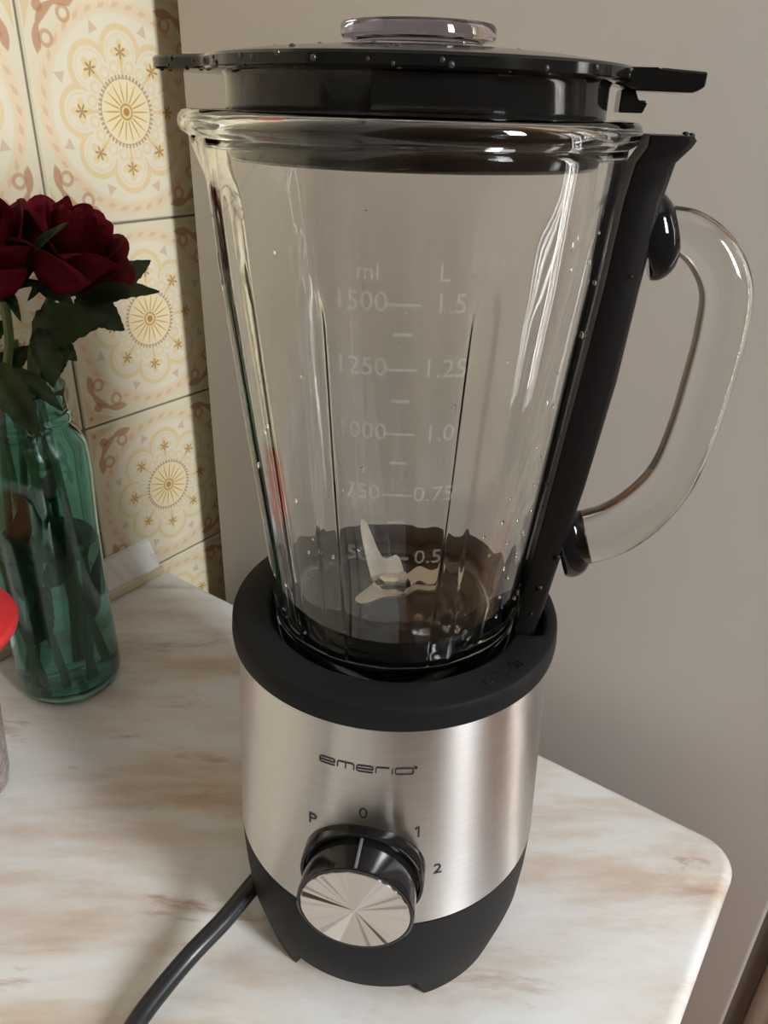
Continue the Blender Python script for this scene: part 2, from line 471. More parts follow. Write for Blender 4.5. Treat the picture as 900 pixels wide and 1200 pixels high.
for a, c, e, g in ((DX0, DX0+.05, FL, DZ1), (DX1-.05, DX1, FL, DZ1), (DX0, DX1, FL, FL+.28), (DX0, DX1, DZ1-.05, DZ1),
                   (DX0+.085, DX0+.125, FL, DZ1), (DX0+.155, DX0+.175, FL, DZ1), (DX0+.205, DX0+.250, FL, DZ1)):
    box(a, c, fy0, fy1, e, g, bmx=dn)
dd = struct('door_1', dn, M_frame)
link('pane', box(DX0+.01, DX1-.01, yo+.036, yo+.042, FL+.27, DZ1-.01), M_pane, dd, smooth=False)

# ------------------------------------------------------------------ worktop, cabinet, fridge
WE = 0.400
wt = bmesh.new()
box(X0+.002, WE, 0.0, YB-.001, -.034, 0.0, bmx=wt)
ve = [e for e in wt.edges if all(abs(v.co.x-WE) < 1e-6 and abs(v.co.y) < 1e-6 for v in e.verts)]
bmesh.ops.bevel(wt, geom=ve, offset=0.022, segments=8, profile=0.5, affect='EDGES')
te = [e for e in wt.edges if all(v.co.z > -1e-6 for v in e.verts) and max(v.co.y for v in e.verts) < YB-.01+.0 and not all(v.co.x < X0+.01 for v in e.verts)]
te += [e for e in wt.edges if all(v.co.z > -1e-6 and v.co.x > WE-1e-6 for v in e.verts) and e not in te]
bmesh.ops.bevel(wt, geom=te, offset=0.007, segments=6, profile=0.5, affect='EDGES')
top = tag(link('worktop', wt, M_top, angle=30), 'marbled cream and pinkish beige laminate worktop with a rounded corner beside the fridge', 'worktop')
up = prism([(0, 0), (0, 0)], 0, 0) if False else bmesh.new()
us = [(YB-.0155, .0085), (YB-.0155, .0105), (YB-.004, .0325), (YB-.0005, .034), (YB-.0003, .0085)]
A = [up.verts.new((X0+.003, y, z)) for y, z in us]; Bv = [up.verts.new((0.3905, y, z)) for y, z in us]
up.faces.new(A); up.faces.new(Bv[::-1])
for i in range(5): up.faces.new((A[i], Bv[i], Bv[(i+1) % 5], A[(i+1) % 5]))
link('upstand', up, M_top, top, smooth=False, label='low sloping marbled upstand along the tiled wall')
link('sealing_bead', box(X0+.003, 0.394, YB-.018, YB-.0004, 0.0002, .0084, .002), M_bead, top, label='beige sealing bead under the upstand')

cab = tag(empty('base_cabinet', (0, 0.30, FL)), 'brown wooden base cabinet carrying the marbled worktop', 'cabinet')
def cpart(name, b_, M, par=cab, **k):
    o = link(name, b_, M, par, smooth=False, **k); return o
cpart('body', box(X0+.004, 0.378, -.255, .238, .002, .864), M_cabinet)
for k in range(3):
    x = -1.45+k*.61
    dr = cpart('door', box(x, x+.60, -.274, -.2555, .10, .85, .002), M_cabinet)
    cpart('handle', tube([(x+.52, -.2745, .70), (x+.52, -.30, .70), (x+.52, -.30, .80), (x+.52, -.2745, .80)], .005, 8), M_metal, dr)

FX, FY0, FY1 = 0.450, -0.027, 0.507
fr = tag(empty('refrigerator', (FX+.29, .22, FL)), 'tall grey beige refrigerator standing beside the end of the worktop', 'refrigerator')
ox, oy = FX+.29, .22
link('side_panel', box(FX-ox, .29, FY0-oy, FY1-oy, .003, 1.80, .003, 3), M_fridge, fr, label='painted side panel facing the worktop')
link('door_gasket', box(FX+.007-ox, .283, FY0-.012-oy, FY0-oy-.0003, .06, 1.79), M_gasket, fr, smooth=False, label='dark grey rubber gasket')
dr = link('door', box(FX-ox, .29, FY0-.070-oy, FY0-.0305-oy, .05, 1.80, .004, 3), M_door, fr)
link('door_liner', box(FX+.003-ox, .287, FY0-.029-oy, FY0-.0125-oy, .055, 1.795, .003), M_door, dr, label='inner rim of the door')

# ------------------------------------------------------------------ blender
CX, CY = 0.2503, 0.1655
bl = tag(empty('blender', (CX, CY, 0), R_(-63.5)), 'tall glass jug blender with brushed steel base and black lid', 'blender')
FRONT = -PI/2      # local -Y carries the dial; the handle is on local +X

# motor base: black skirt on four feet
def zb(t):
    best = 1e9
    for k in range(4): best = min(best, abs(adiff(t, FRONT+R_(41.5)+k*PI/2)))
    return 0.0002+0.0175*sstep(math.degrees(best), 15.0, 20.5)**.8
SK = [(0.0, .0682), (.012, .0712), (.030, .0752), (.052, .0768), (.0715, .0772)]
sk = bmesh.new(); n = 240; rings = []
def skring(f_r, f_z):
    ring = []
    for k in range(n):
        t = 2*PI*k/n; rr, zz = f_r(t), f_z(t)
        ring.append(sk.verts.new((rr*math.cos(t), rr*math.sin(t), zz)))
    return ring
rings.append(skring(lambda t: .050, lambda t: .026)); rings.append(skring(lambda t: lerp_tab(zb(t), SK)-.007, lambda t: .026))
rings.append(skring(lambda t: lerp_tab(zb(t), SK)-.006, zb))
for f in (0.0, .04, .12, .25, .4, .6, .8, 1.0):
    rings.append(skring(lambda t: lerp_tab(zb(t)+(.0715-zb(t))*f, SK), lambda t: zb(t)+(.0715-zb(t))*f))
rings.append(skring(lambda t: .060, lambda t: .0715))
for a, c in zip(rings[:-1], rings[1:]):
    for k in range(n): sk.faces.new((a[k], a[(k+1) % n], c[(k+1) % n], c[k]))
sk.faces.new(rings[0]); sk.faces.new(rings[-1])
base = link('motor_base', sk, M_skirt, bl, angle=40, label='black skirt of the base standing on four feet')
ST = [(.0720, .0772), (.1858, .0722)]
rs = lambda z: lerp_tab(z, ST)
prof = [(.064, .0722), (.0766, .0720), (.0773, .0726)] + [(rs(z)+.0001, z) for z in [.0735+.0056*k for k in range(20)]] + [(rs(.1850), .1850), (.066, .1850)]
link('steel_shell', lathe(prof, 160, closed=True), M_steel, base, label='brushed stainless steel casing')
def cmod(r_, z_, t):
    a = abs(math.degrees(adiff(t, 0.0)))
    if r_ < .0655 and r_ > .0535:
        f = 1-sstep(a, 12.5, 17.0)
        return r_ + (.0685-.058)*f*(1 if r_ > .0565 else 0.0), z_
    return r_, z_
cp = [(.066, .1853), (.0742, .1853), (.0750, .1862), (.0752, .1890), (.0747, .1948), (.0740, .1964), (.0728, .1971), (.0600, .1972), (.0588, .1969), (.0580, .1960), (.0578, .1830), (.0577, .1780),
      (.0530, .1780), (.0525, .1798), (.0515, .1800), (.0510, .1785), (.0, .1785)]
link('collar', lathe(cp, 200, cmod), M_black, base, label='wide satin black collar the jug sits in')
# dial
KZ = .105
def ycyl(prof, n=96, cz=KZ, bmx=None):    # lathe about local -Y through (0, cz); prof = (radius, depth outward)
    b_ = lathe(prof, n)
    for v in b_.verts:
        x, y, z = v.co; v.co = (x, -z, y)
    return b_
dial = link('dial_bezel', ycyl([(.0200, .070), (.0272, .070), (.0272, .0788), (.0268, .0796), (.0256, .0797), (.0252, .0792), (.0249, .0775), (.020, .0775)]), M_lid, base, label='glossy black ring behind the dial')
dial.location = (0, 0, KZ)
kb = ycyl([(0, .0760), (.0242, .0760), (.0244, .0765), (.0250, .0925), (.0249, .0938), (.0244, .0943), (.0236, .0943), (.0234, .0936), (0, .0936)])
knob = link('dial_knob', kb, M_gloss, base, label='black rotary speed dial'); knob.location = (0, 0, KZ)
fc = link('dial_face', ycyl([(.0232, .0937), (.0232, .0943), (.0228, .0946), (.0, .0946)]), M_spun, base, label='spun aluminium disc on the dial'); fc.location = (0, 0, KZ)
pr = box(-.0006, .0006, -.0936, -.0785, .0243, .0257, .0003)
pt = link('dial_pointer', pr, M_frame if False else mat('pointer_grey', (0.16, 0.16, 0.17), .35), base, label='pale grey pointer line on the dial'); pt.location = (0, 0, KZ)
def on_shell(x, z, h):                    # x along the surface, from the front, to the right
    r_ = rs(z)+.00015+h; t = FRONT + x/.0745
    return (r_*math.cos(t), r_*math.sin(t), z)
def wrap_text(me, x0, z0):
    for v in me.vertices: v.co = on_shell(x0+v.co.x, z0+v.co.y, v.co.z+.00012)
    return me
for ch, ang, zz in (('P', -18.0, .1278), ('0', -0.4, .1392), ('2', 25.0, .1052)):
    link('dial_mark', wrap_text(text_mesh(ch, .0084, .0001), R_(ang)*.0745, zz), M_print, base, smooth=False)
link('dial_mark', strokes([[(-.0013, .0017), (.0002, .0029), (.0002, -.0029)]], .00068, lambda x_, y_, h: on_shell(R_(17.6)*.0745+x_, .1295+y_, h)), M_print, base, smooth=False)
# brand lettering as thin stroked outlines
Lg = []; H_ = .0031; pos = -.0206; k_ = .0009
def rrect(x0, x1, y0, y1, c=.0010):
    p = []
    for cx_, cy_, a0 in ((x1-c, y1-c, 0), (x0+c, y1-c, 90), (x0+c, y0+c, 180), (x1-c, y0+c, 270)):
        for s in range(4): p.append((cx_+c*math.cos(R_(a0+30*s)), cy_+c*math.sin(R_(a0+30*s))))
    return p+[p[0]]
def let_e(x, w_):
    h2 = H_*.5
    return [[(x+w_, 0), (x+k_, 0), (x+.0002, .0004), (x, .0009), (x, H_-.0009), (x+.0002, H_-.0004), (x+k_, H_), (x+w_-k_, H_), (x+w_-.0002, H_-.0004), (x+w_, H_-.0010), (x+w_, h2), (x+.0001, h2)]]
def let_m(x, w_):
    return [[(x, 0), (x, H_-.0008), (x+.0003, H_-.0002), (x+.0009, H_), (x+w_-.0009, H_), (x+w_-.0003, H_-.0002), (x+w_, H_-.0008), (x+w_, 0)], [(x+w_/2, H_), (x+w_/2, 0)]]
x = pos
Lg += let_e(x, .0070); x += .0082
Lg += let_m(x, .0072); x += .0084
Lg += let_e(x, .0070); x += .0082
Lg += [[(x, 0), (x, H_-.0008), (x+.0003, H_-.0002), (x+.0009, H_), (x+.0056, H_)]]; x += .0069
Lg += [[(x, 0), (x, H_-.0004)]]; x += .0013
Lg += [rrect(x, x+.0075, 0, H_)]; x += .0084
Lg += [[(x+.0005*math.cos(a*PI/4), H_+.0002+.0005*math.sin(a*PI/4)) for a in range(9)]]
link('brand_lettering', strokes([[(a*1.0, c) for a, c in p] for p in Lg], .00052, lambda x_, y_, h: on_shell(x_*.98, .1620+y_, h)), M_print, base, smooth=False, label='black word mark printed on the steel')
# padlock symbols and arrow on the collar
def on_top(x_, y_, h):
    ex_, ey_ = Vector((.0125, .0144)).normalized(), Vector((-.0144, .0125)).normalized()
    p = Vector((.0505, -.0440))+ex_*x_+ey_*y_
    return (p.x, p.y, .1972+h)
def lock(x_, op):
    s = .0017
    body = [(x_-s, -.0020), (x_+s, -.0020), (x_+s, .0004), (x_-s, .0004), (x_-s, -.0020)]
    o_ = .0016 if op else 0
    sh = [(x_-.0011-o_, .0004), (x_-.0011-o_, .0018), (x_-.0006-o_, .0025), (x_+.0006-o_, .0025), (x_+.0011-o_, .0018), (x_+.0011-o_, .0004)]
    return [body, sh, [(x_, -.0012), (x_, -.0005)]]
M_engr = mat('engraved_symbol', (0.004, 0.004, 0.004), 0.12)
link('lock_symbol', strokes(lock(-.0088, False)+lock(.0088, True)+[[(-.0056, -.0006), (-.002, .0002), (.002, .0002), (.0056, -.0006)], [(.0036, .0010), (.0058, -.0007), (.0034, -.0016)], [(-.0036, .0010), (-.0058, -.0007), (-.0034, -.0016)]], .00055, on_top, thick=.0002), M_engr, base, smooth=False, label='padlock and arrow symbols on the collar')

# jug
JO = [(.1815, .0460), (.1828, .0512), (.1870, .0541), (.195, .0550), (.2227, .0571), (.2876, .0641), (.3453, .0699), (.380, .0722), (.3890, .0729)]
JI = [(.1935, .0450), (.1990, .0492), (.2227, .0528), (.2876, .0602), (.3453, .0662), (.380, .0686), (.3900, .0688)]
RIBS = [R_(a) for a in (-19, 28, -45, 161, 206, 232)]
RIBS = [FRONT+a for a in RIBS]
def spout(z_, t):
    a = abs(adiff(t, PI))
    return .0088*sstep(z_, .362, .392)*math.exp(-(a/.20)**2)
def jmod_out(r_, z_, t):
    return r_+spout(z_, t), z_ - (.0005*math.exp(-(adiff(t, PI)/.2)**2) if z_ > .385 else 0)
def jmod_in(r_, z_, t):
    dr_ = 0
    if z_ < .352 and z_ > .1935:
        hw = .0050*math.sqrt(max(0, 1-max(0, (z_-.340)/.012)**2))
        fz = sstep(z_, .1940, .2040)
        for a in RIBS:
            s_ = abs(adiff(t, a))*r_
            if s_ < hw: dr_ = -.0006*fz*(1-sstep(s_, hw-.0016, hw))*min(1, hw/.0030)
    dr_ += .00022*math.sin(19*t+2*math.sin(5*t)+14*z_)*sstep(z_, .195, .215)*(1-sstep(z_, .365, .380))
    return r_+dr_+spout(z_, t), z_
outp = [(0, .1815)] + [(r_, z_) for z_, r_ in JO[:3]]
zz = .1885
while zz < .3885:
    outp.append((lerp_tab(zz, JO), zz)); zz += .0055
outp += [(.0729, .3895), (.0740, .3902), (.0756, .3912), (.0764, .3926), (.0766, .3942), (.0760, .3962), (.0745, .3976), (.0728, .3979), (.0712, .3972), (.0700, .3955), (.0690, .3925)]
inp = []; zz = .390
while zz > .2000:
    inp.append((lerp_tab(zz, JI), zz)); zz -= .0038
inp += [(.0490, .1985), (.0474, .1955), (.0450, .1935), (.0400, .1925), (0, .1925)]
jb = bmesh.new(); NJ = 720; rings = []
for side, lst, md in ((0, outp, jmod_out), (1, inp, jmod_in)):
    for (r_, z_) in lst:
        if r_ == 0: rings.append([jb.verts.new((0, 0, z_))]); continue
        ring = []
        for k in range(NJ):
            t = 2*PI*k/NJ; rr, z2 = md(r_, z_, t); ring.append(jb.verts.new((rr*math.cos(t), rr*math.sin(t), z2)))
        rings.append(ring)
for a, c in zip(rings[:-1], rings[1:]):
    for k in range(NJ):
        k2 = (k+1) % NJ
        if len(a) == 1: jb.faces.new((a[0], c[k], c[k2]))
        elif len(c) == 1: jb.faces.new((a[k], c[0], a[k2]))
        else: jb.faces.new((a[k], c[k], c[k2], a[k2]))
jug = link('jug', jb, M_glass, bl, angle=60, label='clear glass jug with a pouring spout and inner ribs')
# blade unit
bp = [(0, .1928), (.040, .1928), (.0432, .1938), (.0438, .1955), (.0425, .1970), (.0400, .1956), (.0382, .1980), (.0358, .1964), (.0335, .1990), (.0308, .1974), (.0285, .2000), (.0170, .1992), (.0155, .2030), (.0120, .2048), (0, .2048)]
link('blade_base', lathe(bp, 96), M_lid, jug, label='ringed black blade holder at the bottom of the jug')
link('blade_nut', lathe([(0, .2050), (.0048, .2050), (.0048, .2098), (.0040, .2108), (0, .2110)], 6), M_blade, jug, smooth=False)
def arm(ang, rise, L=.0275):
    ab = bmesh.new(); rows = []
    for s, wd in ((.000, .0062), (.008, .0058), (.014, .0052), (.021, .0044), (.0255, .0030), (L, .0012)):
        zz_ = .2066+max(0, s-.009)*rise/(L-.009)
        row = []
        for sg in (-1, 1):
            for hz in (-.0006, .0006):
                y_ = sg*wd + .10*s
                row.append(ab.verts.new((s*math.cos(ang)-y_*math.sin(ang), s*math.sin(ang)+y_*math.cos(ang), zz_+hz)))
        rows.append(row)
    for a, c in zip(rows[:-1], rows[1:]):
        for i, j in ((0, 1), (1, 3), (3, 2), (2, 0)): ab.faces.new((a[i], a[j], c[j], c[i]))
    ab.faces.new(rows[0]); ab.faces.new(rows[-1]); return ab
for ang, rise in ((128, .020), (232, .003), (22, .004), (318, .012)):
    link('blade', arm(R_(ang), rise), M_blade, jug, smooth=False)
# scale marks on the front of the glass
rj = lambda z: lerp_tab(z, JO)
def on_jug(th0, z0):
    def f(x_, y_, h):
        z_ = z0+y_*.99; r_ = rj(z_)+.00015+h; t = FRONT+th0+x_/rj(z0)
        return (r_*math.cos(t), r_*math.sin(t), z_)
    return f
def jug_text(body, deg, z0, size):
    me = text_mesh(body, size, .00015); f = on_jug(R_(deg), z0)
    for v in me.vertices: v.co = f(v.co.x, v.co.y, v.co.z+.0001)
    return link('scale_number', me, M_mark, jug, smooth=False)
for s1, s2, z0 in (('1500', '1.5', .3487), ('1250', '1.25', .3284), ('1000', '1.0', .3062), ('750', '0.75', .2829), ('500', '0.5', .2562)):
    jug_text(s1, -4.6, z0, .0085); jug_text(s2, 17.6, z0, .0085)
    link('scale_mark', strokes([[(-.0050, 0), (.0050, 0)]], .0009, on_jug(R_(6.2), z0-.0003), thick=.0004), M_mark, jug, smooth=False)
jug_text('ml', -2.6, .3575, .0075); jug_text('L', 15.5, .3577, .0075)
for z0 in (.3394, .3176, .2952, .2713):
    link('scale_mark', strokes([[(-.0029, 0), (.0029, 0)]], .0011, on_jug(R_(6.2), z0), thick=.0004), M_mark, jug, smooth=False)
# black strip along the back of the jug
sb = bmesh.new(); rows = []
STRIP = [(.1868, .0555, .0668), (.195, .0556, .0652), (.205, .0563, .0672), (.2227, .0578, .0696), (.2655, .0624, .0762), (.310, .0671, .0815), (.3453, .0707, .0838), (.375, .0728, .0862), (.386, .0746, .0882), (.3908, .0775, .0925), (.3928, .0775, .0936), (.3942, .0775, .0925)]
for z_, ri, ro in STRIP:
    row = []; hw = .0112
    ri += .0002
    prof_ = [(ri, -hw), (ri+.001, -hw-.0006), (ro-.003, -hw), (ro-.0008, -hw+.002), (ro, -hw+.005), (ro, hw-.005), (ro-.0008, hw-.002), (ro-.003, hw), (ri+.001, hw+.0006), (ri, hw), (ri+.0010, hw*.5), (ri+.0014, 0), (ri+.0010, -hw*.5)]
    for x_, y_ in prof_: row.append(sb.verts.new((x_, y_, z_)))
    rows.append(row)
for a, c in zip(rows[:-1], rows[1:]):
    L_ = len(a)
    for k in range(L_): sb.faces.new((a[k], a[(k+1) % L_], c[(k+1) % L_], c[k]))
sb.faces.new(rows[0]); sb.faces.new(rows[-1])
link('handle_strip', sb, M_strip, jug, angle=40, label='black plastic strip down the handle side of the jug')
# glass handle and the two clear sockets, painted dark, it grows from
hp = [(.0905, .3655), (.0985, .3635), (.1075, .3570), (.1145, .3455), (.1162, .3290), (.1155, .3110), (.1143, .2950), (.1120, .2790), (.1085, .2670), (.1010, .2545), (.0920, .2455), (.0830, .2405), (.0765, .2385)]
hr = [.0072, .0078, .0085, .0090, .0094, .0095, .0095, .0096, .0102, .0112, .0119, .0122, .0122]
cpts = catmull([(a, 0, c) for a, c in hp], 5); crad = []
for i in range(len(hp)-1):
    for k in range(5): crad.append(hr[i]+(hr[i+1]-hr[i])*k/5)
crad.append(hr[-1])
link('handle', tube(cpts, crad, 28, up=Vector((0, 1, 0)), flat=(1.0, .80)), M_glass, jug, angle=60, label='thick clear glass handle')
def socket(x0, z0, x1, z1, r0, r1):
    P = [(x0, 0, z0), (x0+(x1-x0)*.35, 0, z0+(z1-z0)*.35), (x0+(x1-x0)*.75, 0, z0+(z1-z0)*.75), (x1, 0, z1)]
    return tube(catmull(P, 4), [r0*(.80+.45*math.sin(PI*(.15+.7*k/12)))*(1-.28*k/12)*.86+(r1-r0)*.35*k/12 for k in range(13)], 16, up=Vector((0, 1, 0)), flat=(1.0, .62))
M_sock = mat('socket_painted_refraction', (0.006, 0.006, 0.007), 0.04, Specular_IOR_Level=0.3)  # clear glass; refraction of the black strip is put into the base colour
sk1 = link('handle_socket', socket(.0825, .3615, .0935, .3655, .0180, .0105), M_sock, jug, angle=70, label='glossy clear glass root of the handle, painted black as the strip refracted in it')
sk2 = link('handle_socket', socket(.0700, .2355, .0815, .2392, .0185, .0140), M_sock, jug, angle=70, label='glossy clear glass root of the handle, painted black as the strip refracted in it')

# lid
def lmod(r_, z_, t):
    if r_ > .0690 and z_ > .4070:
        a = abs(adiff(t, PI)); return r_ + (.0185)*(1-sstep(a, .12, .50)), z_
    return r_, z_
lp = [(0, .3835), (.0590, .3835), (.0620, .3838), (.0636, .3850), (.0640, .3870), (.0640, .3905), (.0655, .3912), (.0656, .3930), (.0642, .3940), (.0640, .4070), (.0648, .4085), (.0700, .4090), (.0708, .4096), (.0708, .4122), (.0700, .4130), (.0660, .4136), (.0560, .4150), (.0420, .4163), (.0300, .4168), (.0240, .4168), (0, .4168)]
lid = link('lid', lathe(lp, 200, lmod), M_lid, bl, angle=35, label='black plastic lid with a flap over the spout')
link('lid_cap', lathe([(0, .4170), (.0215, .4170), (.0215, .4188), (.0222, .4194), (.0250, .4196), (.0257, .4204), (.0257, .4232), (.0250, .4242), (.0225, .4244), (.0215, .4236), (0, .4234)], 96), M_cap, lid, label='smoky transparent filler cap')
tb_ = prism([(.0640, .4085), (.0712, .4066), (.0890, .4064), (.0920, .4080), (.0921, .4122), (.0780, .4131), (.0772, .4124), (.0640, .4134)], -.0110, .0110, .0007)
link('locking_tab', tb_, M_lid, lid, smooth=False, label='black locking tab above the handle')
hk = prism([(.0672, .4070), (.0672, .4003), (.0748, .4003), (.0760, .4036), (.0742, .4041), (.0726, .4036), (.0718, .4050), (.0718, .4070)], -.0080, .0080, .0005)
link('locking_hook', hk, M_lid, lid, smooth=False, label='small black hook under the locking tab')
rb = bmesh.new()
for a0, a1 in ((-3.5, 26.0),):
    n_ = 18; rows = []
    for k in range(n_+1):
        t = FRONT+R_(a0+(a1-a0)*k/n_); row = []
        for rr_, z_ in ((.0639, .3990), (.0656, .3990), (.0660, .4000), (.0660, .4084), (.0639, .4086)):
            row.append(rb.verts.new((rr_*math.cos(t), rr_*math.sin(t), z_)))
        rows.append(row)
    for a, c in zip(rows[:-1], rows[1:]):
        for k in range(5): rb.faces.new((a[k], a[(k+1) % 5], c[(k+1) % 5], c[k]))
    rb.faces.new(rows[0]); rb.faces.new(rows[-1])
link('rim_catch', rb, M_lid, lid, label='raised plate on the front of the lid')
# water droplets
def droplet(bmx, p, nrm, r_, sag=1.0):
    nrm = nrm.normalized(); t = Vector((0, 0, 1)).cross(nrm)
    if t.length < .1: t = Vector((1, 0, 0))
    t.normalize(); s_ = nrm.cross(t); rings_ = []
    for i in range(1, 4):
        a = i*PI/2/3; rings_.append([bmx.verts.new(p+nrm*(r_*.75*math.cos(a))+(t*math.cos(2*PI*k/8)+s_*math.sin(2*PI*k/8)*sag)*(r_*math.sin(a))) for k in range(8)])
    tip = bmx.verts.new(p+nrm*r_*.75); bot = bmx.verts.new(p-nrm*r_*.1)
    for k in range(8):
        k2 = (k+1) % 8
        bmx.faces.new((tip, rings_[0][k], rings_[0][k2])); bmx.faces.new((rings_[2][k], bot, rings_[2][k2]))
        for i in range(2): bmx.faces.new((rings_[i][k], rings_[i+1][k], rings_[i+1][k2], rings_[i][k2]))
db = bmesh.new()
for k in range(46):
    t = FRONT+R_(random.uniform(-95, 80)); ext = 0.0185*(1-sstep(abs(adiff(t, PI)), .12, .50)); rr_ = .0706+ext
    if random.random() < .55: p, nv = Vector((rr_*math.cos(t), rr_*math.sin(t), random.uniform(.4098, .412))), Vector((math.cos(t), math.sin(t), -.2))
    else:
        rr_ = random.uniform(.066, .0700+ext); p, nv = Vector((rr_*math.cos(t), rr_*math.sin(t), .4091)), Vector((0, .02, -1))
    droplet(db, p, nv, random.uniform(.0005, .0010))
for k in range(22):
    t = FRONT+R_(random.uniform(-90, 90)); rr_ = random.uniform(.035, .066)
    droplet(db, Vector((rr_*math.cos(t), rr_*math.sin(t), .4168-.0032*max(0, rr_-.03)/.036)), Vector((0, .02, 1)), random.uniform(.0006, .0013))
link('water_droplets', db, mat('dark_drop', (0.03, 0.03, 0.03), .05), lid, label='water droplets clinging to the lid', kind='stuff')
db = bmesh.new()
for k in range(70):
    t = FRONT+R_(random.uniform(-60, 85)); z_ = random.uniform(.215, .375)
    if random.random() < .5: t = FRONT+R_(random.uniform(45, 78))
    rr_ = rj(z_)+.0002
    droplet(db, Vector((rr_*math.cos(t), rr_*math.sin(t), z_)), Vector((math.cos(t), math.sin(t), .05)), random.uniform(.0004, .0010), random.uniform(1, 1.5))
link('water_droplets', db, M_drop, jug, label='water droplets on the outside of the glass', kind='stuff')
db = bmesh.new()
for z_, y_, r_ in ((.2350, -.0105, .0013), (.2190, -.0105, .0014), (.2050, -.009, .0008), (.3925, -.006, .0012), (.3500, -.0118, .0007), (.3935, -.002, .0015)):
    ri = [s for s in STRIP if s[0] >= z_][0]
    if z_ > .39: p, nv = Vector((ri[2]-.002, y_, .3943)), Vector((.3, -.1, 1))
    else: p, nv = Vector(((ri[1]+ri[2])/2, -.0117, z_)), Vector((0, -1, 0))
    droplet(db, p, nv, r_)
link('water_droplets', db, M_gloss, jug, label='dark water droplets on the black strip', kind='stuff')

# power cord, laid out in world space and brought into the base frame
Mi = (Matrix.Translation((CX, CY, 0)) @ Matrix.Rotation(R_(-63.5), 4, 'Z')).inverted()
cw = [(.1965, .2080, .0300), (.1860, .2085, .0270), (.1680, .2110, .0190), (.1460, .2140, .0130), (.1180, .2130, .0090), (.1000, .2090, .0070), (.080, .2030, .0056), (.055, .1930, .0053), (.0, .180, .0053), (-.08, .19, .0053), (-.15, .24, .0053), (-.22, .34, .0053)]
cpl = [Mi @ Vector(p) for p in cw]
cord = link('power_cord', tube(catmull(cpl, 8), .0050, 14), M_cord, bl, label='dark grey power cord running off across the worktop')
g = bmesh.new(); a0 = Mi @ Vector((.2010, .2050, .0310)); a1 = Mi @ Vector((.1880, .2085, .0275))
link('strain_relief', tube([a0, a0.lerp(a1, .5), a1], [.0062, .0058, .0046], 14), M_black, cord)

# ------------------------------------------------------------------ vase with roses
VX, VY = 0.2505, 0.4637
SD = Vector((.886, -.463, 0)); DV = Vector((.463, .886, 0))
def P_(s_, d_, z_): return SD*s_ + DV*d_ + Vector((0, 0, z_))         # relative to the vase axis
vase = tag(empty('vase', (VX, VY, 0)), 'teal glass bottle vase holding the dark red roses', 'vase')
vo = [(0, .0004), (.028, .0004), (.0345, .003), (.0372, .010), (.0370, .030), (.0362, .060), (.0362, .100), (.0372, .140), (.0388, .170), (.0390, .183), (.0375, .195), (.0335, .204), (.0302, .208), (.0298, .2105), (.0318, .2122), (.0322, .2155), (.0305, .2175), (.0300, .2190), (.0303, .2300), (.0312, .2330), (.0310, .2350)]
vi = [(.0288, .2352), (.0278, .2335), (.0275, .2100), (.0310, .2025), (.0350, .1940), (.0363, .1830), (.0360, .1700), (.0346, .1400), (.0337, .1000), (.0337, .0600), (.0344, .0300), (.0340, .0120), (.0300, .0070), (0, .0062)]
vg = link('glass', lathe(vo+vi, 96), M_vase, vase, angle=50, label='thick teal glass body with a ridged neck')
wv = [(0, .0060), (.0303, .0068), (.0343, .0121), (.0347, .030), (.0340, .060), (.0340, .100), (.0345, .1240), (0, .1240)]
link('water', lathe(wv, 64), M_water, vase, angle=40, label='clear water in the vase')

def leaf_mesh(p0, p1, wd, nrm, droop=.15, serr=.06):
    """serrated leaf from p0 to p1 with a fold along its midrib"""
    p0, p1 = Vector(p0), Vector(p1); ax = p1-p0; L = ax.length; ax.normalize()
    sd = ax.cross(nrm).normalized(); nn = sd.cross(ax).normalized()
    b_ = bmesh.new(); n_ = 16; rows = []
    for i in range(n_+1):
        t = i/n_; wv_ = wd*math.sin(PI*min(1, t**.80))**.75*(1-.25*t) if 0 < t < 1 else wd*.02
        wv_ *= 1+serr*(1 if i % 2 else -1)
        c = p0+ax*(L*t)+nn*(L*droop*math.sin(PI*t)*.6) - nn*(L*droop*t*t)
        rows.append([b_.verts.new(c+sd*(wv_*f)+nn*(wv_*.30*abs(f)+.0008*math.sin(9*t+3*f))) for f in (-1, -.5, 0, .5, 1)])
    for a, c in zip(rows[:-1], rows[1:]):
        for k in range(4): b_.faces.new((a[k], a[k+1], c[k+1], c[k]))
    bmesh.ops.solidify(b_, geom=b_.faces[:], thickness=.0004)
    return b_
def petal_mesh(phi, span, r0, r1, h0, h1, curl, seed):
    """one petal about the Z axis: a cupped patch whose lip may roll outward"""
    b_ = bmesh.new(); nu, nv = 10, 10; rows = []
    rnd = random.Random(seed); ph1, ph2 = rnd.uniform(0, 6), rnd.uniform(0, 6)
    for j in range(nv+1):
        v_ = j/nv; row = []
        for i in range(nu+1):
            u_ = i/nu*2-1
            prof_w = math.sin(PI*(.16+.66*v_))**.8
            edge = abs(u_)**2.4
            hh = h0+(h1-h0)*(v_*(1-.22*edge*v_))
            rr = r0+(r1-r0)*math.sin(v_*PI*.5)**.85
            rr += curl*max(0, v_-.62)**1.5*4.0*(1+.25*math.sin(3*u_+ph1)) + .0009*edge*v_
            hh -= abs(curl)*max(0, v_-.72)**2*5.5
            rr += .0007*math.sin(5*u_+ph2)*v_; hh += .0011*math.sin(4*u_+ph1)*v_
            a = phi+u_*span*prof_w
            row.append(b_.verts.new((rr*math.cos(a), rr*math.sin(a), hh)))
        rows.append(row)
    for a, c in zip(rows[:-1], rows[1:]):
        for k in range(nu): b_.faces.new((a[k], a[k+1], c[k+1], c[k]))
    bmesh.ops.solidify(b_, geom=b_.faces[:], thickness=.00045)
    return b_
